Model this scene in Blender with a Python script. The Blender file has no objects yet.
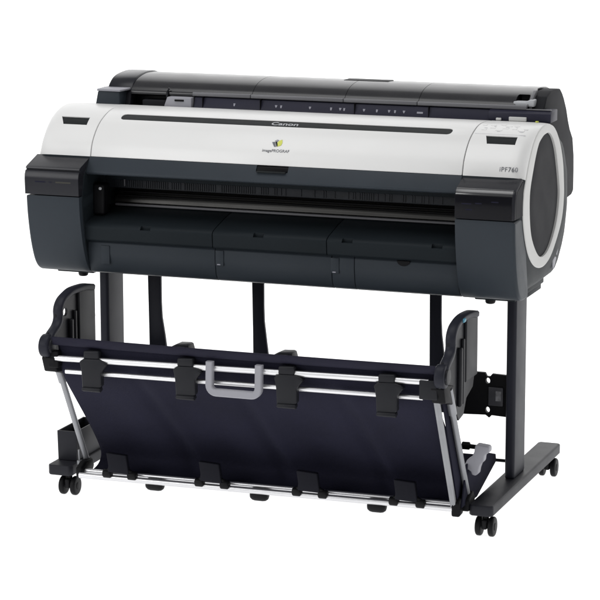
import bpy, bmesh, math, random
from mathutils import Vector, Matrix
random.seed(4)
S = bpy.context.scene
COL = S.collection
MX = -1.146                      # mirror: x -> MX - x  (machine centre plane)

# ------------------------------------------------------------------ materials
def mat(name, col, rough=.45, spec=.5, metal=0, bump=0, bscale=900, var=.06, vscale=6, coat=0, weave=False, rvar=.03):
    m = bpy.data.materials.new(name); m.use_nodes = True
    nt = m.node_tree; N = nt.nodes; L = nt.links
    b = N['Principled BSDF']
    b.inputs['Roughness'].default_value = rough
    b.inputs['Specular IOR Level'].default_value = spec
    b.inputs['Metallic'].default_value = metal
    b.inputs['Coat Weight'].default_value = coat
    b.inputs['Coat Roughness'].default_value = .12
    tc = N.new('ShaderNodeTexCoord')
    n = N.new('ShaderNodeTexNoise'); n.inputs['Scale'].default_value = vscale; n.inputs['Detail'].default_value = 5
    L.new(tc.outputs['Object'], n.inputs['Vector'])
    r = N.new('ShaderNodeMapRange')
    r.inputs['To Min'].default_value = 1 - var; r.inputs['To Max'].default_value = 1 + var
    r.inputs['From Min'].default_value = .3; r.inputs['From Max'].default_value = .7
    L.new(n.outputs['Fac'], r.inputs['Value'])
    v = N.new('ShaderNodeVectorMath'); v.operation = 'SCALE'; v.inputs[0].default_value = col
    L.new(r.outputs['Result'], v.inputs['Scale']); L.new(v.outputs['Vector'], b.inputs['Base Color'])
    n3 = N.new('ShaderNodeTexNoise'); n3.inputs['Scale'].default_value = 14; n3.inputs['Detail'].default_value = 6
    L.new(tc.outputs['Object'], n3.inputs['Vector'])
    r3 = N.new('ShaderNodeMapRange'); r3.inputs['To Min'].default_value = max(0, rough - rvar); r3.inputs['To Max'].default_value = rough + rvar
    r3.inputs['From Min'].default_value = .3; r3.inputs['From Max'].default_value = .7
    L.new(n3.outputs['Fac'], r3.inputs['Value']); L.new(r3.outputs['Result'], b.inputs['Roughness'])
    if bump:
        bp = N.new('ShaderNodeBump'); bp.inputs['Strength'].default_value = bump; bp.inputs['Distance'].default_value = .0006
        if weave:
            ws = []
            for d in ('X', 'Z'):
                w = N.new('ShaderNodeTexWave'); w.bands_direction = d; w.inputs['Scale'].default_value = bscale
                L.new(tc.outputs['Object'], w.inputs['Vector']); ws.append(w)
            mm = N.new('ShaderNodeMath'); mm.operation = 'MAXIMUM'
            L.new(ws[0].outputs['Fac'], mm.inputs[0]); L.new(ws[1].outputs['Fac'], mm.inputs[1]); L.new(mm.outputs[0], bp.inputs['Height'])
        else:
            n2 = N.new('ShaderNodeTexNoise'); n2.inputs['Scale'].default_value = bscale; n2.inputs['Detail'].default_value = 2
            L.new(tc.outputs['Object'], n2.inputs['Vector']); L.new(n2.outputs['Fac'], bp.inputs['Height'])
        L.new(bp.outputs['Normal'], b.inputs['Normal'])
    return m

M = dict(
 white=mat('white_plastic', (.66, .66, .655), .36, .35, bump=.10, bscale=1500, var=.008),
 ring=mat('pale_grey_plastic', (.50, .50, .49), .45, .3, bump=.10, var=.015),
 blue=mat('slate_plastic', (.0262, .0325, .0402), .45, .15, bump=.35, bscale=1100, var=.06),
 dark=mat('charcoal_plastic', (.0120, .0155, .0185), .48, .06, bump=.3, bscale=1100, var=.06),
 disc=mat('charcoal_disc_plastic', (.0175, .0178, .0205), .55, .04, bump=.4, bscale=900, var=.03),
 gloss=mat('smoked_gloss_plastic', (.004, .004, .006), .14, .12, var=.05, rvar=.02),
 boxtop=mat('ink_cover_plastic', (.0145, .0150, .0190), .24, .20, bump=.12, bscale=900, var=.04),
 slot=mat('satin_black_strip', (.012, .014, .015), .42, .10, bump=.2, var=.06),
 black=mat('black_plastic', (.005, .005, .006), .5, .10, bump=.2, var=.08),
 rail=mat('ribbed_black_plastic', (.011, .013, .017), .5, .25, var=.25, vscale=60),
 metal=mat('platen_metal', (.055, .054, .052), .40, .4, metal=.85, var=.2, vscale=3),
 cover=mat('smoked_roll_cover', (.012, .012, .0145), .22, .42, var=.08, vscale=4),
 lip=mat('grey_lip_plastic', (.12, .12, .13), .35, .4, var=.06),
 tray=mat('navy_tray_plastic', (.019, .019, .033), .45, .2, bump=.2, var=.08),
 grey=mat('grey_plastic', (.27, .27, .30), .45, .35, bump=.15, var=.03),
 pale=mat('light_grey_plastic', (.42, .43, .45), .4, .35, bump=.1, var=.03),
 steel=mat('painted_steel', (.0180, .0190, .0265), .42, .12, bump=.35, bscale=700, var=.05),
 foot=mat('foot_steel', (.0190, .0195, .0245), .45, .14, bump=.35, bscale=700, var=.05),
 cloth=mat('navy_cloth', (.0125, .0125, .0240), .85, .12, bump=.5, bscale=110, var=.16, vscale=7, weave=True),
 tube=mat('navy_tube_sleeve', (.0135, .0130, .0270), .6, .2, bump=.5, bscale=500, var=.12, weave=True),
 alu=mat('brushed_aluminium', (.70, .70, .715), .38, .5, metal=.95, var=.03, vscale=20),
 rod=mat('dull_aluminium', (.25, .255, .27), .42, .4, metal=.5, var=.08, vscale=20),
 clip=mat('clip_plastic', (.0125, .013, .016), .42, .16, bump=.3, bscale=900, var=.06),
 clipdark=mat('dark_clip_plastic', (.0098, .0100, .0145), .5, .08, bump=.3, bscale=900, var=.06),
 edge=mat('edge_highlight_plastic', (.030, .030, .033), .24, .9, var=.03),  # paler and glossier than the cover, to imitate an edge highlight
 rubber=mat('black_rubber', (.006, .006, .007), .5, .15, bump=.3, var=.12),
 ink=mat('grey_lettering', (.12, .125, .14), .5, .3, var=.02),
 inkwhite=mat('silver_lettering', (.36, .37, .39), .4, .4, var=.02),
 mark=mat('dim_white_print', (.26, .26, .30), .5, .3, var=.02),
 inkfaint=mat('faint_button_print', (.52, .52, .54), .5, .3, var=.02),
 inkblue=mat('dim_blue_print', (.009, .009, .020), .5, .1, var=.02),
 inkbrown=mat('dim_beige_print', (.035, .034, .028), .5, .2, var=.02),
 yellow=mat('yellow_plastic', (.52, .55, .08), .4, .4, var=.02),
 cyan=mat('blue_sticker', (.06, .24, .34), .4, .4, var=.02),
 label=mat('metallic_label', (.16, .16, .17), .4, .5, metal=.3, var=.5, vscale=70),
 plate=mat('grey_label_plate', (.045, .045, .052), .4, .4, metal=.3, var=.2, vscale=20),
)

# ------------------------------------------------------------------ helpers
def root(name, loc, label, cat):
    o = bpy.data.objects.new(name, None); COL.objects.link(o)
    o.location = loc; o.empty_display_size = .1
    o['label'] = label; o['category'] = cat
    return o
def wloc(o):
    v = Vector((0, 0, 0))
    while o: v += o.location; o = o.parent
    return v
def obj(name, bm, m, parent=None, ang=38, recalc=True):
    """link bm (built in world coordinates) as one mesh object with its origin at its centre"""
    if recalc: bmesh.ops.recalc_face_normals(bm, faces=bm.faces)
    lo = Vector([min(v.co[i] for v in bm.verts) for i in range(3)]); hi = Vector([max(v.co[i] for v in bm.verts) for i in range(3)])
    c = (lo + hi) / 2
    bmesh.ops.translate(bm, verts=bm.verts, vec=-c)
    me = bpy.data.meshes.new(name)
    for f in bm.faces: f.smooth = True
    bm.to_mesh(me); bm.free()
    me.set_sharp_from_angle(angle=math.radians(ang))
    me.materials.append(m)
    o = bpy.data.objects.new(name, me); COL.objects.link(o)
    o.parent = parent
    o.location = c - (wloc(parent) if parent else Vector((0, 0, 0)))
    return o
def B(): return bmesh.new()
def bev(bm, edges, r, seg=3):
    if r > 0: bmesh.ops.bevel(bm, geom=list(edges), offset=r, segments=seg, profile=.5, affect='EDGES', clamp_overlap=True)
def merge(dst, src):
    me = bpy.data.meshes.new('t'); src.to_mesh(me); src.free(); dst.from_mesh(me); bpy.data.meshes.remove(me)
def box(bm, x0, x1, y0, y1, z0, z1, r=.002, seg=3):
    t = B(); bmesh.ops.create_cube(t, size=1)
    for v in t.verts:
        v.co = Vector(((x0 + x1) / 2 + v.co.x * (x1 - x0), (y0 + y1) / 2 + v.co.y * (y1 - y0), (z0 + z1) / 2 + v.co.z * (z1 - z0)))
    bev(t, t.edges, r, seg); merge(bm, t); return bm
def prism(bm, pts, a0, a1, axis='X', r=.002, seg=3, ang=30):
    """extrude polygon; axis X: pts=(y,z); axis Y: pts=(x,z); axis Z: pts=(x,y)"""
    t = B()
    def P(p, a): return {'X': (a, p[0], p[1]), 'Y': (p[0], a, p[1]), 'Z': (p[0], p[1], a)}[axis]
    v0 = [t.verts.new(P(p, a0)) for p in pts]; v1 = [t.verts.new(P(p, a1)) for p in pts]
    t.faces.new(v0); t.faces.new(v1[::-1]); n = len(pts)
    for i in range(n): t.faces.new((v0[i], v1[i], v1[(i + 1) % n], v0[(i + 1) % n]))
    bmesh.ops.recalc_face_normals(t, faces=t.faces)
    if r > 0:
        es = [e for e in t.edges if len(e.link_faces) == 2 and e.calc_face_angle(0) > math.radians(ang)]
        bev(t, es, r, seg)
    merge(bm, t); return bm
def tube(bm, path, r, n=16, flat=None, caps=True):
    pts = [Vector(p) for p in path]; rings = []
    for i, p in enumerate(pts):
        d = (pts[min(i + 1, len(pts) - 1)] - pts[max(i - 1, 0)]).normalized()
        up = Vector((0, 0, 1)) if abs(d.z) < .9 else Vector((0, 1, 0))
        s = d.cross(up).normalized(); u = s.cross(d).normalized()
        rr = r[i] if isinstance(r, (list, tuple)) else r
        ring = []
        for k in range(n):
            a = 2 * math.pi * (k + .5) / n; c, q = math.cos(a), math.sin(a)
            if flat:                       # rounded-rectangle section
                e = .35; c = math.copysign(abs(c) ** e, c) * flat[0]; q = math.copysign(abs(q) ** e, q) * flat[1]
            ring.append(bm.verts.new(p + s * c * rr + u * q * rr))
        rings.append(ring)
    for a, b in zip(rings, rings[1:]):
        for k in range(n): bm.faces.new((a[k], a[(k + 1) % n], b[(k + 1) % n], b[k]))
    if caps: bm.faces.new(rings[0][::-1]); bm.faces.new(rings[-1])
    return bm
def cyl(bm, c, r, h, axis='X', n=32, bevel=.002, sc=(1, 1)):
    t = B(); c = Vector(c)
    def P(a, d):
        x, y = math.cos(a) * r * sc[0], math.sin(a) * r * sc[1]
        return c + Vector({'X': (d, x, y), 'Y': (x, d, y), 'Z': (x, y, d)}[axis])
    v0 = [t.verts.new(P(2 * math.pi * k / n, -h / 2)) for k in range(n)]; v1 = [t.verts.new(P(2 * math.pi * k / n, h / 2)) for k in range(n)]
    f0 = t.faces.new(v0); f1 = t.faces.new(v1[::-1])
    for i in range(n): t.faces.new((v0[i], v1[i], v1[(i + 1) % n], v0[(i + 1) % n]))
    bmesh.ops.recalc_face_normals(t, faces=t.faces)
    bev(t, list(f0.edges) + list(f1.edges), bevel, 3); merge(bm, t); return bm
def cut(o, cutters):
    """boolean difference applied to the mesh"""
    cs = []
    for bm in cutters:
        bmesh.ops.recalc_face_normals(bm, faces=bm.faces)
        me = bpy.data.meshes.new('c'); bm.to_mesh(me); bm.free(); c = bpy.data.objects.new('c', me); COL.objects.link(c); cs.append(c)
        md = o.modifiers.new('b', 'BOOLEAN'); md.object = c; md.operation = 'DIFFERENCE'; md.solver = 'EXACT'
    bpy.context.view_layer.update()
    dg = bpy.context.evaluated_depsgraph_get()
    me = bpy.data.meshes.new_from_object(o.evaluated_get(dg))
    o.modifiers.clear(); o.data = me
    for c in cs: bpy.data.objects.remove(c)
    for p in me.polygons: p.use_smooth = True
    me.set_sharp_from_angle(angle=math.radians(38))
def text(name, body, size, m, parent, origin, right, up, normal, ext=.0004, off=0, sx=1, spacing=1):
    cu = bpy.data.curves.new(name, 'FONT'); cu.body = body; cu.size = size; cu.extrude = ext; cu.offset = off
    cu.align_x = 'CENTER'; cu.align_y = 'CENTER'; cu.space_character = spacing
    t = bpy.data.objects.new('t', cu); COL.objects.link(t); bpy.context.view_layer.update()
    me = bpy.data.meshes.new_from_object(t.evaluated_get(bpy.context.evaluated_depsgraph_get()))
    bpy.data.objects.remove(t)
    R, U, Nn = Vector(right).normalized(), Vector(up).normalized(), Vector(normal).normalized()
    bm = B(); bm.from_mesh(me)
    for v in bm.verts: v.co = Vector(origin) + R * v.co.x * sx + U * v.co.y + Nn * v.co.z
    return obj(name, bm, m, parent, recalc=False)

# smooth hood curve (y, z)
HOOD = [(.008, .905), (.018, .935), (.035, .958), (.06, .980), (.09, .996), (.13, 1.009), (.17, 1.014), (.22, 1.013), (.262, 1.010)]
def catmull(P, n=6):
    o = []
    for i in range(len(P) - 1):
        a, b, c, d = [Vector(P[max(0, min(len(P) - 1, k))]) for k in (i - 1, i, i + 1, i + 2)]
        for j in range(n):
            t = j / n
            o.append(.5 * ((2 * b) + (c - a) * t + (2 * a - 5 * b + 4 * c - d) * t * t + (3 * b - a - 3 * c + d) * t ** 3))
    o.append(Vector(P[-1])); return o
HC = catmull(HOOD)
def hood_frame(z=None, y=None):
    """point, outward normal and up-tangent on the hood at height z or depth y"""
    for a, b in zip(HC, HC[1:]):
        if (z is not None and a.y <= z <= b.y) or (y is not None and a.x <= y <= b.x):
            t = (z - a.y) / (b.y - a.y) if z is not None else (y - a.x) / (b.x - a.x)
            p = a.lerp(b, t); d = (b - a).normalized()
            return p, Vector((0, -d.y, d.x)), Vector((0, d.x, d.y))
def hood_patch(bm, x0, x1, y0, y1, off0, off1, tl=0, tr=0, rnd=0, n=12):
    """thin slab that follows the hood between depths y0..y1, from off0 to off1 above it"""
    rows = []
    for i in range(n + 1):
        y = y0 + (y1 - y0) * i / n; p, nn, _ = hood_frame(y=y); k_ = 1 - i / n; e_ = rnd * (1 - math.sqrt(max(0, 1 - (2 * k_ - 1) ** 2)))
        q = Vector((0, p.x, p.y)); xa, xb = x0 + tl * k_ + e_, x1 - tr * k_ - e_
        rows.append([bm.verts.new(q + nn * off0 + Vector((xa, 0, 0))), bm.verts.new(q + nn * off0 + Vector((xb, 0, 0))),
                     bm.verts.new(q + nn * off1 + Vector((xb, 0, 0))), bm.verts.new(q + nn * off1 + Vector((xa, 0, 0)))])
    for a, b in zip(rows, rows[1:]):
        for k in range(4): bm.faces.new((a[k], a[(k + 1) % 4], b[(k + 1) % 4], b[k]))
    bm.faces.new(rows[0][::-1]); bm.faces.new(rows[-1]); return bm

# =================================================================== THE PRINTER
PR = root('wide_format_printer', (-.573, .25, .60), 'white and dark slate printer body with long curved hood, on top of the stand', 'printer')

# --- long white hood
hp = [(p.x, p.y) for p in HC] + [(.262, .985), (.09, .965), (.045, .93), (.03, .906)]
top = obj('top_cover', prism(B(), hp, -1.0700, -.0762, r=.0012, seg=2), M['white'], PR)
sl = B()
pth = hood_patch(sl, -1.022, -.128, .0845, .1135, -.006, .02, rnd=.010)
cut(top, [sl])
g = B(); hood_patch(g, -1.0212, -.1288, .0849, .1131, -.012, -.0014, rnd=.010)
strip = obj('grip_strip', g, M['slot'], top)
p, n_, u_ = hood_frame(y=.0985)
text('maker_lettering', 'Canon', .0215, M['inkwhite'], top, Vector((-.570, p.x, p.y)) + n_ * -.0010, (1, 0, 0), u_, n_, off=.0004, sx=1.28)
p, n_, u_ = hood_frame(z=.9405)
text('series_lettering', 'imagePROGRAF', .0108, M['ink'], top, Vector((-.5665, p.x, p.y)) + n_ * .0003, (1, 0, 0), u_, n_, sx=1.0)
# emblem: two folded leaf shapes, dark on the left and yellow-green on the right
p, n_, u_ = hood_frame(z=.957)
def emb(name, pts, m):
    bm = B(); o = Vector((-.5675, p.x, p.y)); vs0 = []; vs1 = []
    for a, b in pts:
        q = o + Vector((a, 0, 0)) + u_ * b; vs0.append(bm.verts.new(q + n_ * -.001)); vs1.append(bm.verts.new(q + n_ * .0012))
    bm.faces.new(vs1); bm.faces.new(vs0[::-1]); k = len(pts)
    for i in range(k): bm.faces.new((vs0[i], vs1[i], vs1[(i + 1) % k], vs0[(i + 1) % k]))
    return obj(name, bm, m, top)
emb('emblem_leaf', [(-.014, .004), (-.006, -.009), (-.001, -.009), (-.0065, .005)], M['ink'])
emb('emblem_leaf', [(-.0055, .005), (.001, -.009), (.004, -.006), (-.0015, .0065)], M['slot'])
emb('emblem_leaf', [(-.008, .0085), (-.001, .0125), (.003, .010), (-.003, .0055)], M['grey'])
emb('emblem_leaf', [(.003, -.008), (.0115, -.005), (.0135, .003), (.011, .0125), (.004, .009), (.0005, .003)], M['yellow'])

# --- end housings: lofted outline, white upper sector and dark lower sector
CEN = Vector((.215, .835))
A = [(p.x, p.y) for p in HC] 
LOW = [(.262, 1.010), (.30, .999), (.36, .982), (.46, .94), (.52, .86), (.528, .76), (.505, .69), (.478, .655), (.435, .618), (.40, .601), (.10, .600), (.05, .603),
       (.012, .617), (-.012, .643), (-.028, .685), (-.040, .753), (-.044, .80), (-.030, .86), (.008, .905)]
RO = [(.2586, 1.0075), (.1938, 1.0030), (.1381, .9803), (.0937, .9385), (.0637, .8931), (.0428, .8549), (.0440, .7918), (.0860, .7144), (.1480, .668),
      (.2253, .6488), (.3000, .6560), (.3660, .6908), (.4240, .7424), (.4418, .7963), (.4385, .8404), (.4243, .8937), (.3907, .9453), (.335, .9900)]
RI = [(.2580, .9840), (.2200, .9790), (.1776, .9600), (.1362, .9079), (.1060, .8456), (.1203, .7585), (.1752, .6989), (.2325, .6750), (.3043, .6860), (.3719, .7380),
      (.4000, .8013), (.3937, .8467), (.3600, .9230), (.325, .963), (.290, .981)]
def radial(poly, a):
    d = Vector((math.cos(a), math.sin(a))); best = None
    for i in range(len(poly)):
        P0 = Vector(poly[i]) - CEN; P1 = Vector(poly[(i + 1) % len(poly)]) - CEN; e = P1 - P0
        den = d.x * e.y - d.y * e.x
        if abs(den) < 1e-9: continue
        t = (P0.x * e.y - P0.y * e.x) / den; s = (P0.x * d.y - P0.y * d.x) / den
        if t > 0 and -1e-6 <= s <= 1 + 1e-6 and (best is None or t > best): best = t
    return best
def closed_smooth(P, n=6):
    o = []; L = len(P)
    for i in range(L):
        a, b, c, d = [Vector(P[(i + k) % L]) for k in (-1, 0, 1, 2)]
        for j in range(n):
            t = j / n; q = .5 * ((2 * b) + (c - a) * t + (2 * a - 5 * b + 4 * c - d) * t * t + (3 * b - a - 3 * c + d) * t ** 3); o.append((q.x, q.y))
    return o
RO = [(y - .0345, z + .0047) for y, z in RO]; RI = [(y - .0345, z + .0047) for y, z in RI]
POLYA = A + LOW[1:-1]
POLYO = closed_smooth(RO); POLYI = closed_smooth(RI)
ANG_F = math.atan2(.905 - CEN.y, .008 - CEN.x); ANG_T = math.atan2(1.010 - CEN.y, .262 - CEN.x)
def sector(a0, a1, n, secs, cap0=True):
    """secs: list of (x, blend 0=A..1=ring, scale)"""
    bm = B(); grid = []
    for x, bl, inn in secs:
        row = []
        for i in range(n + 1):
            a = a0 + (a1 - a0) * i / n
            ra = radial(POLYA, a); ro = radial(POLYO, a)
            r = (ra * (1 - bl) + ro * bl) + inn
            row.append(bm.verts.new((x, CEN.x + math.cos(a) * r, CEN.y + math.sin(a) * r)))
        grid.append(row)
    for g0, g1 in zip(grid, grid[1:]):
        for i in range(n): bm.faces.new((g0[i], g0[i + 1], g1[i + 1], g1[i]))
    return bm, grid
SECS = [(-.0738, 0, -.02), (-.0738, 0, -.0012), (-.0728, 0, 0), (.040, 0, 0), (.054, .05, 0), (.064, .18, 0), (.071, .40, 0), (.0765, .72, 0), (.0792, 1.0, 0), (.0790, 1.0, -.012)]
def mir(bm):
    for v in bm.verts: v.co.x = MX - v.co.x
    bmesh.ops.reverse_faces(bm, faces=bm.faces); return bm
def side(s, bm): return bm if s > 0 else mir(bm)

for s in (1, -1):
    # white shell over the end
    bm, g = sector(ANG_F, ANG_T, 60, SECS)
    cap = obj('end_cover', side(s, bm), M['white'], PR, ang=50)
    md = cap.modifiers.new('thick', 'SOLIDIFY'); md.thickness = .008; md.offset = -1
    # handle recess in the end cover
    hx = (-.038, .0425) if s > 0 else (-1.187, -1.1065)
    tl, tr = (.010, -.001) if s > 0 else (.017, -.003)
    c = B(); hood_patch(c, hx[0], hx[1], .0585, .0875, -.02, .02, tl, tr)
    cut(cap, [c])
    h = B(); hood_patch(h, hx[0] + .0002, hx[1] - .0002, .0587, .0873, -.012, -.0022, tl, tr)
    obj('handle_recess', h, M['slot'], cap)
    if s > 0:
        # control panel: seam, membrane buttons, indicator
        w = B(); hood_patch(w, -.070, .060, .0945, .0955, -.001, .0004); obj('panel_seam', w, M['inkfaint'], cap)
        for (x, y, w_, d_) in [(-.052, .118, .012, .007), (-.033, .132, .013, .008), (-.036, .150, .013, .008), (-.014, .117, .017, .006), (.001, .130, .014, .007), (.004, .146, .017, .006),
                               (.024, .128, .012, .008), (.024, .150, .014, .006), (-.058, .150, .010, .010), (.044, .118, .014, .009), (.052, .128, .010, .005), (-.012, .158, .012, .008)]:
            bl = B(); hood_patch(bl, x - w_ / 2, x + w_ / 2, y - d_ / 2, y + d_ / 2, -.0005, .0006, n=4); obj('panel_button', bl, M['white'], cap)
        for (x, y, w_) in [(.040, .118, .012), (.044, .112, .010), (-.050, .128, .008), (-.030, .142, .006), (.003, .136, .008), (-.013, .110, .008), (.026, .139, .006)]:
            bl = B(); hood_patch(bl, x - w_ / 2, x + w_ / 2, y - .0010, y + .0010, .0002, .0005, n=1); obj('panel_marking', bl, M['inkfaint'], cap)
        p, n_, u_ = hood_frame(z=.9235)
        text('model_lettering', 'iPF760', .0165, M['ink'], cap, Vector((.0410, p.x, p.y)) + n_ * .0003, (1, 0, 0), u_, n_, sx=.95, spacing=1.12)
    # ring and disc on the end face
    bm = B(); n = 96; rows = []
    for (pl, off, x) in ((POLYO, -.0005, .0760), (POLYO, -.0005, .0795), (POLYO, -.003, .0812), (POLYI, .004, .0806), (POLYI, 0, .0790), (POLYI, 0, .071)):
        rows.append([bm.verts.new((x, CEN.x + math.cos(a) * (radial(pl, a) + off), CEN.y + math.sin(a) * (radial(pl, a) + off))) for a in [2 * math.pi * i / n for i in range(n)]])
    for r0, r1 in zip(rows, rows[1:]):
        for i in range(n): bm.faces.new((r0[i], r0[(i + 1) % n], r1[(i + 1) % n], r1[i]))
    ring = obj('end_ring', side(s, bm), M['ring'], PR, ang=30)
    bm = B(); rows = []
    for k, x in ((1.0, .0735), (.97, .0748), (.6, .0760), (.3, .0763)):
        rows.append([bm.verts.new((x, CEN.x + math.cos(a) * radial(POLYI, a) * k, CEN.y + math.sin(a) * radial(POLYI, a) * k)) for a in [2 * math.pi * i / n for i in range(n)]])
    for r0, r1 in zip(rows, rows[1:]):
        for i in range(n): bm.faces.new((r0[i], r0[(i + 1) % n], r1[(i + 1) % n], r1[i]))
    bm.faces.new(rows[-1])
    obj('end_disc', side(s, bm), M['disc'], ring)
    # dark housing: everything of the outline that is not white
    a0, a1 = ANG_F, ANG_T + 2 * math.pi
    bm, g = sector(a0, a1, 150, SECS[1:] + [(.066, 1.0, -.014)]); c0 = bm.verts.new((SECS[1][0], CEN.x, CEN.y))
    for i in range(150): bm.faces.new((g[0][i + 1], g[0][i], c0))
    c1 = bm.verts.new((.066, CEN.x, CEN.y))
    for i in range(150): bm.faces.new((g[-1][i], g[-1][i + 1], c1))
    obj('side_housing', side(s, bm), M['dark'], PR, ang=40)
    # slate lower front panel, slightly proud
    prof = [(-.060, .8075)] + [(p.x, p.y) for p in catmull([(-.0605, .800), (-.0560, .753), (-.0430, .690), (-.0270, .645), (-.0120, .620), (.006, .6055), (.030, .5985), (.075, .597)], 4)] + [(.075, .62), (.03, .8075)]
    bm = prism(B(), prof, -.0722, .0785, r=.0, seg=3)
    es = [e for e in bm.edges if all(v.co.x > .078 for v in e.verts)]
    bev(bm, es, .016, 6)
    es = [e for e in bm.edges if all(v.co.x < -.072 for v in e.verts)]
    bev(bm, es, .0015, 2)
    obj('lower_side_panel', side(s, bm), M['blue'], PR, ang=35)
    # ink tank cover
    if s > 0:
        prof = [(.014, .9035), (-.046, .8835), (-.0535, .8795), (-.0585, .873), (-.062, .862), (-.062, .8105), (.01, .8095)]
        bm = prism(B(), prof, -.0722, .0795, r=0); es = [e for e in bm.edges if all(v.co.x > .079 for v in e.verts)]; bev(bm, es, .007, 4)
        box_ = obj('ink_tank_cover', bm, M['boxtop'], PR, ang=24)
        side_ = B(); prism(side_, [(.010, .8985), (-.044, .8795), (-.052, .872), (-.0555, .862), (-.0555, .8130), (.010, .8130)], .0790, .0799, r=.0003, seg=1); obj('cover_side_shade', side_, M['disc'], box_)  # dark plate added to put shade on the cover's outer side
        e_ = B(); prism(e_, [(-.0465, .8839), (-.0530, .8804), (-.0580, .8742), (-.0600, .8690), (-.0560, .8700), (-.0500, .8780)], -.0716, .0720, r=.0008, seg=2, ang=60); obj('cover_edge_highlight', e_, M['edge'], box_)  # added strip that imitates the highlight along the top front edge
        # glossy smoked front window
        g_ = B(); box(g_, -.0715, .0705, -.0636, -.0600, .8115, .8690, .0012); obj('smoked_window', g_, M['gloss'], box_)
        for (x0, x1, z) in ((-.055, -.030, .846), (-.020, -.004, .848), (.020, .038, .853), (-.045, -.028, .832)): g_ = B(); box(g_, x0, x1, -.0638, -.0634, z, z + .0030, .0001, 1); obj('indicator_mark', g_, M['inkblue'], box_)
    else:
        prof = [(.014, .9035), (-.048, .8830), (-.0545, .8800), (-.0555, .8765), (-.0515, .8745), (-.0515, .8730), (-.0575, .8715), (-.0625, .862), (-.064, .850), (-.062, .8105), (.01, .8095)]
        bm = prism(B(), prof, -.0722, .0795, r=0); es = [e for e in bm.edges if all(v.co.x > .079 for v in e.verts)]; bev(bm, es, .006, 4)
        box_ = obj('ink_tank_cover', mir(bm), M['boxtop'], PR, ang=24)
        g_ = B(); box(g_, -1.196, -1.166, -.0638, -.0618, .8420, .8460, .0003, 1); obj('cover_marking', g_, M['inkblue'], box_); g_ = B(); box(g_, -1.157, -1.148, -.0638, -.0618, .8425, .8455, .0003, 1); obj('cover_marking', g_, M['inkblue'], box_)
        g_ = B(); box(g_, -1.138, -1.095, -.0638, -.0618, .8420, .8465, .0003, 1); obj('cover_marking', g_, M['inkbrown'], box_)
    # stepped underside and mounting pad on the stand
    bm = B(); box(bm, -.055, .050, .06, .335, .588, .602, .003); box(bm, -.040, .048, .17, .317, .575, .590, .003)
    obj('mounting_pad', side(s, bm), M['dark'], PR)
    bm = B(); cyl(bm, (-.018, .075, .586), .013, .018, 'Z', bevel=.006); obj('levelling_foot', side(s, bm), M['rubber'], PR)

# --- front dark band with latch
band = [(.0075, .9045), (-.004, .888), (-.017, .869), (-.0165, .8645), (-.010, .861), (.095, .856), (.095, .90), (.03, .9045)]
fc = obj('front_cover', prism(B(), band, -1.0735, -.0745, r=.0015, seg=3), M['blue'], PR)
cb = B(); box(cb, -.6115, -.5265, -.05, .015, .8895, .93, .0)
cut(fc, [cb])
lt = B(); prism(lt, [(.012, .904), (.006, .9005), (.002, .893), (.002, .890), (.016, .890), (.016, .904)], -.611, -.527, r=.001); obj('latch_plate', lt, M['black'], fc)
lt = B(); box(lt, -.608, -.530, -.010, -.002, .8885, .8925, .001); obj('latch_handle', lt, M['slot'], fc)

# --- inside of the paper exit
bm = B(); box(bm, -1.0735, -.0745, .10, .112, .834, .862, .001); obj('carriage_shroud', bm, M['dark'], PR)
bm = B(); box(bm, -1.0735, -.0745, .106, .125, .812, .834, .001)
for i in range(150):
    x = -1.045 + i * .00605
    if random.random() < .12 or (x > -.62 and random.random() < .45): continue
    box(bm, x, x + .0022, .1035, .1062, .8145, .8325, .0, 1)
obj('ribbed_rail', bm, M['rail'], PR)
bm = B(); box(bm, -1.0735, -.0745, .19, .21, .60, 1.0, 0); obj('inner_back_wall', bm, M['black'], PR)
pl_ = [(.175, .8075), (.158, .8075), (.150, .8035), (.147, .7985), (.143, .8000), (.134, .7955), (.131, .7905), (.127, .7920), (.119, .7870), (.116, .7790), (.114, .7730), (.175, .765)]
pt_ = obj('platen', prism(B(), pl_, -1.052, -.0745, r=.0004, seg=1), M['metal'], PR)
for y, z in ((.1235, .7890), (.1385, .7972), (.1525, .8045)):
    bm = B(); box(bm, -1.050, -.0750, y - .0035, y + .003, z - .001, z + .0020, .0005, 1); obj('platen_groove', bm, M['black'], pt_)
bm = B(); box(bm, -1.045, -.0745, .100, .116, .7655, .7712, .001); obj('platen_edge', bm, M['lip'], PR)
# carriage end with a screw, far left of the exit
bm = B(); box(bm, -1.0725, -1.0405, .020, .060, .752, .832, .006)
cm = obj('carriage_stop', bm, M['black'], PR)
bm = B(); cyl(bm, (-1.050, .019, .821), .004, .004, 'Y', bevel=.0008); obj('screw', bm, M['pale'], cm)
bm = B(); box(bm, -1.016, -1.0145, .094, .100, .818, .836, 0); obj('indicator_line', bm, M['lip'], PR)

# --- output guide in three lengths, notched along the lip
xs = [-1.0735, -.7195, -.4130, -.0745]
notch = [-.904, -.595, -.359, -.126]
for a, b in zip(xs, xs[1:]):
    og = [(.112, .766), (.05, .7545), (-.012, .7395), (-.026, .7340), (-.0305, .7290), (-.0305, .7240), (-.0285, .6960), (-.0245, .6915), (-.006, .6905), (.11, .70)]
    o = obj('output_guide', prism(B(), og, a + .0009, b - .0009, r=.0012, seg=2), M['dark'], PR)
    for nx in notch:
        if a < nx < b:
            c = B(); box(c, nx - .014, nx + .014, -.045, -.019, .7265, .75, 0); cut(o, [c])
            k = B(); box(k, nx - .0135, nx + .0135, -.0188, -.010, .7270, .7355, .0005, 1); obj('guide_notch', k, M['black'], o)
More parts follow.
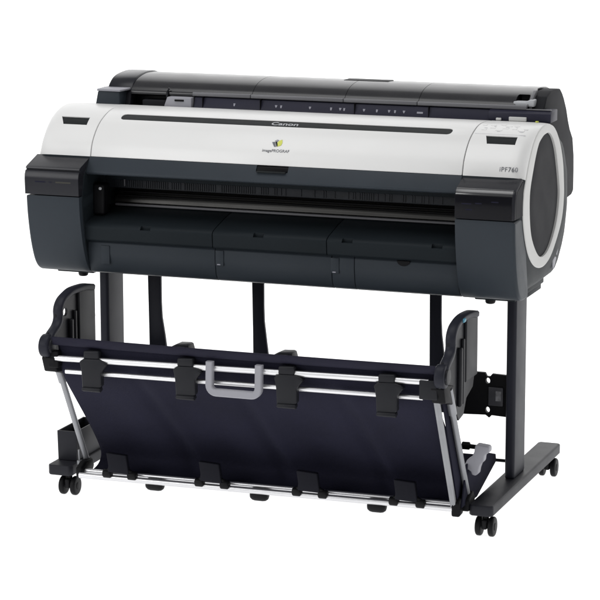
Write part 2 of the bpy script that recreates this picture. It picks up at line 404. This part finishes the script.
# --- lower front panels
xs = [-1.0735, -.7195, -.4060, -.3460, -.0745]
for a, b in zip(xs, xs[1:]):
    lp = [(-.0070, .6900), (-.0110, .6840), (-.0120, .660), (-.006, .622), (.004, .606), (.018, .601), (.12, .600), (.12, .69)]
    o = obj('lower_front_panel', prism(B(), lp, a + .0008, b - .0008, r=.001, seg=2), M['blue'], PR)
    for tx in (-.708, -.398):
        if a < tx < b:
            k = B(); box(k, tx - .010, tx + .012, -.0138, -.0105, .645, .684, .0008, 2); t_ = obj('latch_tab', k, M['blue'], o)
            k = B(); box(k, tx - .005, tx + .004, -.0150, -.0130, .6465, .6495, .0005, 1); obj('tab_mark', k, M['mark'], t_)
    if a < -.217 < b:
        pts = [(-.217 + .017 * math.cos(t), .6875 + .013 * math.sin(t)) for t in [math.pi + math.pi * i / 16 for i in range(17)]]
        obj('finger_recess', prism(B(), pts, -.0145, -.010, 'Y', r=.0005, seg=1), M['black'], o)
bm = B(); box(bm, -1.036, -1.012, -.0135, -.0100, .630, .678, .0008, 2); obj('latch_tab', bm, M['blue'], PR)

# --- rear body, tray, roll cover
rb = [(.205, .60), (.40, .60), (.435, .618), (.478, .655), (.505, .69), (.528, .76), (.52, .86), (.47, .95), (.43, .985), (.262, .985), (.205, .985)]
obj('rear_body', prism(B(), rb, -1.0735, -.0745, r=.002), M['dark'], PR)
bm = B(); prism(bm, [(.264, .985), (.285, 1.0345), (.300, 1.036), (.56, 1.0), (.50, .95), (.40, .95)], -.893, -.0765, r=.001, seg=2)
tr = obj('roll_tray', bm, M['tray'], PR)
def ty(z): return .264 + (z - .985) / (1.0345 - .985) * .021
z0 = 1.0195
def mark(pts):
    bm = B(); vs = [bm.verts.new(q) for q in pts]; wv = [bm.verts.new((q[0], q[1] + .004, q[2])) for q in pts]
    bm.faces.new(vs); bm.faces.new(wv[::-1]); k = len(pts)
    for j in range(k): bm.faces.new((vs[j], wv[j], wv[(j + 1) % k], vs[(j + 1) % k]))
    obj('size_mark', bm, M['mark'], tr)
for i, x in enumerate([-.779, -.662, -.648, -.568, -.51, -.485, -.474, -.42, -.385, -.352, -.336, -.312]):
    h = .0034
    def Q(dx, dz): return (x + dx, ty(z0 + dz) - .0006, z0 + dz)
    mark([Q(-h, h), Q(h, h), Q(.6 * h, -.2 * h), Q(0, -h), Q(-.6 * h, -.2 * h)] if i % 2 else [Q(-h * .8, h), Q(h * .8, h), Q(h * .5, -h), Q(-h * .5, -h)])
x = -.269; mark([Q(-.008, .0022), Q(.008, .0022), Q(.008, -.0022), Q(-.008, -.0022)])
for x in (-.8975 + .03, -.705, -.445, -.245):
    bm = B(); box(bm, x - .0007, x + .0007, .2735, .30, 1.000, 1.0362, 0); obj('tray_seam', bm, M['black'], tr)
# smoked cover
arc = catmull([(.292, 1.036), (.294, 1.046), (.308, 1.058), (.335, 1.071), (.375, 1.0785), (.42, 1.0805), (.48, 1.075), (.54, 1.055), (.585, 1.015), (.61, .95), (.60, .80)], 5)
outer = [(p.x, p.y) for p in arc]
inn = [(.585, .80), (.590, .95), (.57, 1.0), (.53, 1.035), (.47, 1.050), (.42, 1.052), (.34, 1.046), (.30, 1.0365)]
cuts = [-1.080, -.735, -.478, -.278, .0115]
for a, b in zip(cuts, cuts[1:]):
    rc = obj('roll_cover', prism(B(), outer + inn, a + .0006, b - .0006, r=.0, seg=1), M['cover'], PR)
    if b > 0:
        c = B(); box(c, -.024, .009, .25, .36, 1.046, 1.0705, .004); cut(rc, [c])
    bm = B(); box(bm, max(a, -.90) + .0006, b - .0006, .2815, .2935, 1.0375, 1.0475, .002); obj('cover_lip', bm, M['lip'], rc)
bm = B(); box(bm, -.520, -.395, .405, .450, 1.0765, 1.0815, .002); obj('cover_grip', bm, M['black'], PR)
# end caps of the roll bay
rcap = [(.27, .95), (.30, 1.03), (.335, 1.066), (.375, 1.0765), (.44, 1.0765), (.470, 1.073), (.492, 1.060), (.510, 1.045), (.538, 1.015), (.560, .980), (.580, .955), (.612, .928), (.627, .88), (.630, .839),
        (.630, .790), (.626, .783), (.610, .776), (.537, .772), (.40, .76), (.30, .80)]
obj('rear_end_cap', prism(B(), rcap, .0125, .050, r=.004, seg=3), M['disc'], PR, ang=32)
lcap = [(p.x, p.y) for p in catmull([(.27, .95), (.298, 1.038), (.322, 1.068), (.36, 1.082), (.44, 1.086), (.50, 1.073), (.538, 1.03), (.58, .955), (.612, .928), (.63, .80)], 4)] + [(.53, .77), (.3, .80)]
obj('rear_end_cap', prism(B(), [(y, z - .003) for y, z in lcap], -1.154, -1.082, r=.005, seg=3), M['boxtop'], PR, ang=32)
bm = B(); box(bm, -1.0815, .012, .33, .57, .96, 1.030, .002); obj('roll_bay', bm, M['black'], PR)
# left holder box with its pale plate
bm = B(); prism(bm, [(-1.170, .990), (-1.159, 1.0445), (-1.096, 1.0445), (-1.096, .990)], .252, .335, 'Y', r=.003)
hb = obj('roll_holder', bm, M['blue'], PR)
bm = B(); prism(bm, [(-1.161, .250), (-1.163, .305), (-1.145, .345), (-1.100, .340), (-1.085, .300), (-1.093, .248)], 1.0445, 1.0505, 'Z', r=.002); obj('holder_plate', bm, M['grey'], hb)
# grey bracket at the left end of the tray
bm = B(); prism(bm, [(-.968, .990), (-.975, 1.010), (-.966, 1.034), (-.897, 1.034), (-.897, .990)], .268, .30, 'Y', r=.002)
br = obj('tray_bracket', bm, M['grey'], PR)
bm = B(); box(bm, -.944, -.918, .2655, .270, 1.0235, 1.0285, .001); obj('bracket_slot', bm, M['black'], br)
bm = B(); tube(bm, [(-.973, .285, 1.03), (-.974, .290, 1.045), (-.968, .290, 1.055)], .003, 10); obj('bracket_hook', bm, M['clip'], br)
bm = B(); box(bm, -1.045, -.978, .285, .33, .985, 1.022, .003); obj('spool_block', bm, M['disc'], PR)
# right: navy shelf, lever, hinge
bm = B(); prism(bm, [(.268, 1.008), (.268, 1.031), (.285, 1.037), (.335, 1.037), (.335, 1.008)], -.085, .078, r=.002, seg=2)
sh = obj('rear_shelf', bm, M['tray'], PR)
bm = B(); box(bm, -.080, .074, .282, .292, 1.0372, 1.0400, .001); obj('shelf_edge', bm, M['lip'], sh)
bm = B(); box(bm, -.030, .016, .2625, .270, 1.010, 1.021, .002); box(bm, -.064, -.050, .2635, .270, 1.010, 1.017, .002); obj('panel_tab', bm, M['ring'], sh)
bm = B(); prism(bm, [(-.028, 1.0435), (-.028, 1.056), (.004, 1.056), (.016, 1.062), (.026, 1.061), (.026, 1.0435)], .298, .325, 'Y', r=.002); obj('release_lever', bm, M['pale'], PR)
bm = B(); prism(bm, [(.30, 1.038), (.302, 1.060), (.335, 1.080), (.36, 1.082), (.345, 1.066), (.315, 1.05)], .0125, .020, r=.001); obj('hinge_arm', bm, M['lip'], PR)
bm = B(); cyl(bm, (.0515, .268, 1.0165), .0042, .003, 'Z', bevel=.0005); 
for v in bm.verts: v.co += Vector((-.002, -.026, -.0025))
obj('status_light', bm, M['yellow'], PR)
# connector covers and sticker on the rear lower edge of the end face
for pts in ([(.352, .665), (.363, .677), (.383, .672), (.370, .655)], [(.326, .648), (.345, .658), (.364, .650), (.348, .632), (.334, .624)], [(.372, .690), (.380, .708), (.402, .706), (.398, .688)]):
    obj('connector_cover', prism(B(), pts, .0715, .0745, r=.0008, seg=2), M['grey'], PR)
obj('blue_sticker', prism(B(), [(.381, .712), (.384, .724), (.398, .722), (.400, .710)], .0715, .0748, r=.0006, seg=1), M['cyan'], PR)
# =================================================================== THE STAND
ST = root('printer_stand', (-.573, .28, 0), 'dark painted steel stand with two columns on long feet with casters, carrying the printer', 'stand')
for s in (1, -1):
    def X(a, b): return (a, b) if s > 0 else (MX - b, MX - a)
    x0, x1 = (-.021, .0050) if s > 0 else (-1.1585, -1.1320)
    bm = B(); box(bm, x0, x1, .238, .345, .083, .578, .008, 5)
    obj('column', bm, M['steel'], ST)
    x0, x1 = (-.0385, .0245) if s > 0 else (-1.194, -1.1235)
    bm = prism(B(), [(x0 + .008, -.032), (x0, -.022), (x0, .640), (x0 + .006, .648), (x1 - .006, .648), (x1, .640), (x1, -.022), (x1 - .008, -.032)], .058, .0855, 'Z', r=.004, seg=3)
    ft = obj('foot', bm, M['foot'], ST)
    for cy in (0.0, .612):
        cx = -.001 if s > 0 else -1.144
        bm = B(); cyl(bm, (cx, cy, .052), .008, .016, 'Z', bevel=.001); box(bm, cx - .0075, cx + .0075, cy - .018, cy + .014, .020, .046, .005)
        ca = obj('caster', bm, M['rubber'], ST)
        for dx in (-.0165, .0165):
            bm = B(); cyl(bm, (cx + dx, cy + .002, .0255), .0255, .0145, 'X', bevel=.005); cyl(bm, (cx + dx + math.copysign(.0065, dx), cy + .002, .0255), .010, .004, 'X', bevel=.001)
            obj('wheel', bm, M['rubber'], ca)
# bracket plate from the right column (and its twin on the left)
for s in (1, -1):
    pts = [(-.155, .355), (-.085, .3545), (-.080, .345), (-.071, .345), (-.066, .3525), (-.022, .351), (-.022, .241), (-.066, .243), (-.072, .236), (-.082, .243), (-.155, .240)]
    if s < 0: pts = [(MX - x, z) for x, z in pts]
    o = obj('bracket_plate', prism(B(), pts, .268, .280, 'Y', r=.001), M['black'], ST)
    cs = []
    for z in (.334, .257):
        c = B(); cyl(c, (-.0765 if s > 0 else MX + .0765, .275, z), .0075, .05, 'Y', bevel=0, sc=(.8, 1.05)); cs.append(c)
    cut(o, cs)
    if s > 0:
        bm = B(); box(bm, -.073, -.034, .262, .2685, .270, .319, .0015); lb = obj('label_plate', bm, M['plate'], o)
        bm = B(); box(bm, -.052, -.040, .2605, .2625, .287, .306, .0003, 1); box(bm, -.0535, -.0385, .2609, .2624, .2835, .3095, .0003, 1); obj('rating_label', bm, M['label'], lb)
bm = B(); tube(bm, [(-1.13, .30, .1165), (-.015, .30, .1165)], .0042, 12); obj('cross_rod', bm, M['black'], ST)
bm = B(); box(bm, -1.12, -.025, .325, .345, .50, .56, .002) ; bm.free()
# drip tray box on the left foot (open topped)
bm = B(); x0, x1, y0, y1, z0, z1 = -1.186, -1.132, .022, .185, .0865, .166
prism(bm, [(x0, z0), (x0 - .002, z1), (x1, z1), (x1, z0)], y0, y0 + .004, 'Y', r=.001)
prism(bm, [(x0, z0), (x0 - .002, z1), (x1, z1), (x1, z0)], y1 - .004, y1, 'Y', r=.001)
box(bm, x0 - .001, x0 + .003, y0 + .004, y1 - .004, z0, z1, .0005); box(bm, x1 - .004, x1, y0 + .004, y1 - .004, z0, z1, .0005); box(bm, x0 + .003, x1 - .004, y0 + .004, y1 - .004, z0, z0 + .004, 0)
obj('side_tray', bm, M['foot'], ST)
# grey lever beside the right foot
lev = [(-.0845, .158), (-.078, .172), (-.066, .180), (-.0605, .192), (-.0585, .208), (-.054, .2125), (-.024, .2095), (-.021, .204), (-.022, .194), (-.030, .189), (-.034, .186), (-.036, .170), (-.044, .162),
       (-.048, .150), (-.050, .137), (-.057, .132), (-.066, .134), (-.068, .142), (-.075, .146), (-.084, .148)]
obj('locking_lever', prism(B(), [(x + .030, z + .0235) for x, z in lev], -.012, .014, 'Y', r=.004, seg=3), M['grey'], ST)
bm = B(); tube(bm, [(-.098, .12, .196), (-.046, .12, .194), (-.026, .005, .200)], .006, 10); cyl(bm, (-.090, .12, .196), .010, .02, 'X'); obj('lever_shaft', bm, M['black'], ST)

# =================================================================== THE BASKET
BK = root('media_basket', (-.573, -.12, .0), 'navy cloth basket with silver rails and grey pull handle, hung below the printer', 'basket')
# side arms
fin = [(-.168, .50), (-.172, .520), (-.168, .540), (-.150, .559), (-.122, .569), (-.085, .575), (-.02, .572), (.052, .560), (.059, .552), (.066, .475), (.050, .405), (.036, .372), (-.02, .355), (-.045, .318), (-.085, .312), (-.115, .345), (-.15, .372),
       (-.185, .388), (-.215, .405), (-.240, .428), (-.251, .450), (-.244, .470), (-.218, .484), (-.185, .490)]
for s in (1, -1):
    xc = -.052 if s > 0 else -1.094
    d = 1 if s > 0 else 1
    bm = prism(B(), fin, xc - .004, xc + .003, r=.0015)
    o = obj('side_arm', bm, M['clip'], BK)
    c1 = B(); cyl(c1, (xc, -.118, .519), .0105, .05, 'X', bevel=0, sc=(1.25, 1.05)); 
    if s < 0: cut(o, [c1])
    else: c1.free()
    # raised rim along the front edge, the ribs and the hub
    rim = catmull([(-.240, .446), (-.215, .474), (-.178, .492), (-.163, .510), (-.162, .535), (-.146, .553), (-.118, .5625), (-.08, .568), (-.01, .565), (.038, .5565)], 4)
    bm = B(); RR = []
    for k, p in enumerate(rim):
        t = (rim[min(k + 1, len(rim) - 1)] - rim[max(k - 1, 0)]).normalized(); nn = Vector((0, t.y, -t.x)); c = .004; w, d = .0085, .0125; q = Vector((xc + .004, p.x, p.y))
        RR.append([bm.verts.new(q + Vector((a, 0, 0)) + nn * b) for a, b in ((-d, -w + c), (-d + c, -w), (d - c, -w), (d, -w + c), (d, w - c), (d - c, w), (-d + c, w), (-d, w - c))])
    for a, b in zip(RR, RR[1:]):
        for k in range(8): bm.faces.new((a[k], a[(k + 1) % 8], b[(k + 1) % 8], b[k]))
    bm.faces.new(RR[0][::-1]); bm.faces.new(RR[-1]); obj('arm_rim', bm, M['steel'], o, ang=50)
    bm = B()
    box(bm, xc + .002, xc + .014, -.103, -.088, .35, .498, .005, 4); box(bm, xc + .002, xc + .011, -.074, -.062, .35, .515, .004, 4)
    box(bm, xc + .001, xc + .010, -.048, .052, .40, .562, .004, 3)
    obj('arm_rib', bm, M['clip'], o)
    bm = B(); cyl(bm, (xc, -.222, .452), .030, .026, 'X', bevel=.006); hb = obj('hub', bm, M['steel'], o)
    bm = B(); cyl(bm, (xc + .014, -.222, .452), .020, .008, 'X', bevel=.003); obj('hub_cap', bm, M['clip'], hb)
    # side rods with their joints
    xf = -.067 if s > 0 else -1.076
    bm = B(); tube(bm, [(xf, -.213, .388), (xf, -.060, .086)], .0076, 20, flat=(.95, .75)); tube(bm, [(xf + .002, -.2180, .388), (xf + .002, -.0650, .086)], .0020, 8)
    if s > 0: obj('side_rod', bm, M['rod'], BK)
    xb = -.050 if s > 0 else -1.094
    bm = B(); tube(bm, [(xb, -.168, .400), (xb, .008, .090)], .0078, 20); tube(bm, [(xb, -.175, .412), (xb, -.135, .341)], .0108, 20)
    obj('side_rod', bm, M['rod'], BK)
    bm = B(); prism(bm, [(-.238, .425), (-.205, .428), (-.150, .415), (-.130, .375), (-.150, .365), (-.185, .378), (-.222, .385)], min(xf, xb) - .010, max(xf, xb) + .008, r=.004); obj('rod_joint', bm, M['black'], BK)
    bm = B()
    if s > 0:
        prism(bm, [(-.070, .098), (-.050, .108), (-.030, .100), (-.026, .075), (-.034, .062), (-.066, .060)], -.072, -.050, r=.005)
        prism(bm, [(-.030, .096), (.010, .112), (.026, .090), (.016, .068), (-.030, .066)], -.060, -.036, r=.005)
    else:
        prism(bm, [(-.060, .092), (-.030, .104), (.012, .104), (.022, .082), (.010, .066), (-.056, .062)], -1.099, -1.080, r=.005)
    obj('lower_joint', bm, M['black'], BK)
    if s < 0:
        bm = B(); tube(bm, [(xb - .012, -.02, .130), (xb - .014, -.012, .098)], .0025, 8); cyl(bm, (xb - .014, -.012, .094), .007, .012, 'Z', bevel=.002); obj('tension_screw', bm, M['rod'], BK)
    else:
        bm = B(); prism(bm, [(-.200, .400), (-.150, .392), (.000, .125), (.010, .092), (-.050, .088)], -.0605, -.0580, r=.0005); obj('basket_gusset', bm, M['cloth'], BK)
bm = B(); box(bm, -.105, -.060, -.236, -.222, .395, .442, .003); obj('rail_end_clip', bm, M['clip'], BK)
bm = B(); box(bm, -1.088, -1.060, -.232, -.205, .398, .440, .003); obj('rail_end_clip', bm, M['black'], BK)
bm = B(); box(bm, -.055, -.038, -.17, -.15, .553, .563, .003); 
for v in bm.verts: v.co += Vector((.006, .065, .008))
obj('blue_sticker', bm, M['cyan'], BK)
# navy sleeve tube and rails
n = 30
bm = B(); tube(bm, [(-1.092 + 1.03 * i / n, -.220, .4655 - .002 * math.sin(math.pi * i / n)) for i in range(n + 1)], .0105, 20); obj('top_tube', bm, M['tube'], BK)
bm = B(); tube(bm, [(-1.075, -.226, .4225), (-.083, -.226, .4365)], .0076, 24); obj('upper_rail', bm, M['alu'], BK)
bm = B(); tube(bm, [(-1.083, -.226, .4224), (-1.070, -.226, .4226)], .0085, 16); obj('rail_collar', bm, M['slot'], BK)
bm = B(); tube(bm, [(-1.046, -.216, .3880), (-.100, -.216, .3945)], .0062, 24); obj('lower_rail', bm, M['alu'], BK)
bm = B(); tube(bm, [(-1.086, -.060, .0735), (-.070, -.060, .0800)], .0078, 24); obj('bottom_rail', bm, M['alu'], BK)
bm = B(); tube(bm, [(-1.086, -.038, .0805), (-.070, -.038, .0870)], .0062, 24); obj('bottom_rail', bm, M['alu'], BK)
# pull handle
hd = [(-.6445, -.236, .448), (-.6445, -.238, .400)]
for i in range(7):
    a = math.pi + math.pi / 2 * i / 6; hd.append((-.6265 + .018 * math.cos(a), -.239, .3895 + .018 * math.sin(a)))
for i in range(7):
    a = 1.5 * math.pi + math.pi / 2 * i / 6; hd.append((-.5325 + .018 * math.cos(a), -.239, .3895 + .018 * math.sin(a)))
hd += [(-.5145, -.238, .400), (-.5145, -.236, .448)]
# planar rounded strap for the handle
def strap(path, w, d):
    bm = B(); R = []
    P = [Vector(p) for p in path]
    for i, p in enumerate(P):
        t = (P[min(i + 1, len(P) - 1)] - P[max(i - 1, 0)]).normalized(); sd = Vector((t.z, 0, -t.x)).normalized(); nn = Vector((0, 1, 0)); c = w * .28
        sec = [(-w, -d + c), (-w + c, -d), (w - c, -d), (w, -d + c), (w, d - c), (w - c, d), (-w + c, d), (-w, d - c)]
        R.append([bm.verts.new(p + sd * a + nn * b) for a, b in sec])
    for a, b in zip(R, R[1:]):
        for k in range(8): bm.faces.new((a[k], a[(k + 1) % 8], b[(k + 1) % 8], b[k]))
    bm.faces.new(R[0][::-1]); bm.faces.new(R[-1]); return bm
obj('pull_handle', strap(hd, .0092, .0085), M['grey'], BK, ang=25)
# upper clips
for x in (-.9665, -.7115, -.4440, -.1870):
    bm = B()
    prism(bm, [(x - .021, .449), (x + .021, .450), (x + .021, .429), (x - .021, .428)], -.2375, -.216, 'Y', r=.004, seg=3)
    prism(bm, [(x - .021, .429), (x + .021, .430), (x + .034, .426), (x + .044, .418), (x + .036, .409), (x + .027, .398), (x + .028, .362), (x + .023, .356), (x - .024, .354), (x - .026, .395), (x - .029, .412), (x - .032, .420)],
          -.2400, -.2180, 'Y', r=.003, seg=3)
    c = obj('upper_clip', bm, M['clip'], BK)
    bm = B(); prism(bm, [(-.243, .3565), (-.226, .3575), (-.222, .350), (-.236, .3445), (-.246, .349)], x - .023, x + .026, r=.002); obj('clip_lip', bm, M['clip'], c)
# lower clips
for x in (-.975, -.7165, -.4500, -.1920):
    bm = B(); prism(bm, [(x - .029, .1440), (x + .027, .1410), (x + .031, .110), (x + .034, .090), (x - .026, .0920), (x - .024, .110)], -.073, -.058, 'Y', r=.003)
    c = obj('lower_clip', bm, M['clipdark'], BK)
    for dx in (-.030, .040):
        bm = B(); cyl(bm, (x + dx, -.062, .0855), .0115, .024, 'X', bevel=.004); tube(bm, [(x + dx, -.062, .092), (x + dx * .5, -.066, .104)], .006, 10); obj('clip_foot', bm, M['rubber'], c)
# rollers hanging below the bottom rail
for x in (-.878, -.5880, -.2720):
    bm = B(); cyl(bm, (x, -.046, .064), .0165, .034, 'X', bevel=.010, n=32)
    for v in bm.verts: v.co.x = x + (v.co.x - x) * 1.45
    obj('rail_bumper', bm, M['rubber'], BK)
# the cloth
def cloth_y(u, v):
    return
prof = catmull([(-.214, .463), (-.208, .430), (-.200, .398), (-.178, .360), (-.118, .295), (-.050, .222), (.008, .155), (.034, .112), (.018, .088), (-.020, .079), (-.038, .078)], 6)
nx, bm = 130, B(); rows = []
for j, p in enumerate(prof):
    v = j / (len(prof) - 1); row = []
    for i in range(nx + 1):
        u = i / nx; x = -1.068 + u * (1.068 - .072)
        amp = math.sin(math.pi * min(1, max(0, (v - .12) / .88)))
        sag = .010 * amp * math.sin(math.pi * u)
        fold = .0035 * amp * math.sin(u * 19 + v * 3.2) + .0020 * amp * math.sin(u * 47 - v * 5)
        for uc in (.17, .43, .71): fold += .011 * amp * math.exp(-((u - uc - .12 * v) / .018) ** 2) - .008 * amp * math.exp(-((u - uc - .035 - .12 * v) / .022) ** 2)
        row.append(bm.verts.new((x, p.x + sag + fold, p.y - .002 * math.sin(math.pi * u))))
    rows.append(row)
for a, b in zip(rows, rows[1:]):
    for i in range(nx): bm.faces.new((a[i], a[i + 1], b[i + 1], b[i]))
o = obj('basket_cloth', bm, M['cloth'], BK, ang=80); md = o.modifiers.new('t', 'SOLIDIFY'); md.thickness = .0015
# rear sling of the same cloth, rising to a rear hem
prof = catmull([(.02, .077), (.05, .078), (.09, .085), (.16, .105), (.22, .130), (.245, .142)], 6)
bm = B(); rows = []
for j, p in enumerate(prof):
    v = j / (len(prof) - 1); rows.append([bm.verts.new((-1.06 + (1.06 - .052 - .010 * (1 - v)) * i / 60, p.x, p.y - .012 * math.sin(math.pi * i / 60) * math.sin(math.pi * v))) for i in range(61)])
for a, b in zip(rows, rows[1:]):
    for i in range(60): bm.faces.new((a[i], a[i + 1], b[i + 1], b[i]))
o = obj('rear_sling', bm, M['cloth'], BK, ang=80); md = o.modifiers.new('t', 'SOLIDIFY'); md.thickness = .002
bm = B(); prism(bm, [(-.058, .084), (.075, .078), (.250, .128), (.244, .148), (.10, .190), (-.02, .185)], -.050, -.046, r=.0005); obj('sling_side', bm, M['cloth'], BK)
# hanging guide straps and their deflectors
def guide(pts): 
    bm = prism(B(), pts, .345, .356, 'Y', r=.002); return obj('guide_strap', bm, M['steel'], BK, ang=30)
guide([(-1.063, .600), (-1.024, .600), (-1.024, .46), (-1.022, .42), (-1.014, .37), (-1.010, .34), (-1.008, .22), (-1.058, .22), (-1.060, .40)])
guide([(-.759, .600), (-.725, .600), (-.725, .47), (-.724, .43), (-.717, .37), (-.713, .34), (-.711, .22), (-.755, .22), (-.756, .40)])
guide([(-.260, .600), (-.228, .600), (-.228, .47), (-.226, .43), (-.220, .38), (-.214, .34), (-.212, .22), (-.258, .22)])
for x in (-.857, -.574):
    bm = prism(B(), [(x, .412), (x + .012, .424), (x + .032, .4335), (x + .058, .4345), (x + .064, .4325), (x + .068, .418), (x + .068, .40), (x, .40)], -.02, .02, 'Y', r=.002)
    d_ = obj('paper_deflector', bm, M['clip'], BK)
    bm = prism(B(), [(x + .010, .405), (x + .034, .4285), (x + .055, .4295), (x + .060, .405)], -.024, -.0195, 'Y', r=.0008); obj('deflector_panel', bm, M['foot'], d_)

# =================================================================== SETTING, LIGHT, CAMERA
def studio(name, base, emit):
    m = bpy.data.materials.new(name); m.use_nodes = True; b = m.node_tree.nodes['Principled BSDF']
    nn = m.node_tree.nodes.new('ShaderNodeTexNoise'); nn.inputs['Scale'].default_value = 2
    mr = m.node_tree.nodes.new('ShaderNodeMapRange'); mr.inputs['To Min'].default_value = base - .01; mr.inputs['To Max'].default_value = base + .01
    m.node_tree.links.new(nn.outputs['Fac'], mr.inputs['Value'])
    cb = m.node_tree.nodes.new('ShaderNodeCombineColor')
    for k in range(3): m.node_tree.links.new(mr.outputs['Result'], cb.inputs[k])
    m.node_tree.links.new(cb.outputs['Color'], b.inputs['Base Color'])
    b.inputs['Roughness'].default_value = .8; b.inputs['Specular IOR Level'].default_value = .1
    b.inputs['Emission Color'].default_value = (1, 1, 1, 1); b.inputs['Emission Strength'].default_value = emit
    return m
# one continuous white product sweep: floor, curve, wall; glow added to wash out shadows
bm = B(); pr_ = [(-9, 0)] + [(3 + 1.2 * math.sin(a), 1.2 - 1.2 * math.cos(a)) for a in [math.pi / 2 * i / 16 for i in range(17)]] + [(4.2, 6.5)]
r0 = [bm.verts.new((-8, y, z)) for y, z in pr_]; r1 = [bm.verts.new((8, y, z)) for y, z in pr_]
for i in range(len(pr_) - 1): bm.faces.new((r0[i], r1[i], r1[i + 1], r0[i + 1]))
fl = obj('floor', bm, studio('glowing_white_sweep', .70, .88), None, ang=60, recalc=False); fl['kind'] = 'structure'

W = bpy.data.worlds.new('World'); S.world = W; W.use_nodes = True
bg = W.node_tree.nodes['Background']; bg.inputs['Color'].default_value = (1, 1, 1, 1); bg.inputs['Strength'].default_value = .34
def area(name, loc, target, sx, sy, power, col=(1, 1, 1)):
    l = bpy.data.lights.new(name, 'AREA'); l.shape = 'RECTANGLE'; l.size = sx; l.size_y = sy; l.energy = power; l.color = col
    o = bpy.data.objects.new(name, l); COL.objects.link(o); o.location = loc
    o.rotation_euler = (Vector(target) - Vector(loc)).to_track_quat('-Z', 'Y').to_euler(); return o
area('overhead_softbox', (-.6, -.6, 4.0), (-.6, .2, .8), 3.5, 2.2, 68)
area('front_softbox', (-3.0, -2.9, 2.1), (-.8, 0, .6), 1.8, 1.6, 44)

cam = bpy.data.cameras.new('camera'); co = bpy.data.objects.new('camera', cam); COL.objects.link(co); S.camera = co
yaw, pitch, roll = [math.radians(v) for v in (20.09, 11.165, -.062)]
fw = Vector((-math.sin(yaw) * math.cos(pitch), math.cos(yaw) * math.cos(pitch), -math.sin(pitch)))
r = Vector((math.cos(yaw), math.sin(yaw), 0)); u = r.cross(fw)
r, u = math.cos(roll) * r + math.sin(roll) * u, -math.sin(roll) * r + math.cos(roll) * u
co.matrix_world = Matrix(((r.x, u.x, -fw.x, 1.69841), (r.y, u.y, -fw.y, -5.99500), (r.z, u.z, -fw.z, 1.82806), (0, 0, 0, 1)))
cam.sensor_width = 36; cam.lens = 36 * 2580.95 / 600; cam.clip_end = 100
S.render.resolution_x = S.render.resolution_y = 1024
S.view_settings.view_transform = 'Standard'; S.view_settings.look = 'None'; S.view_settings.exposure = 0
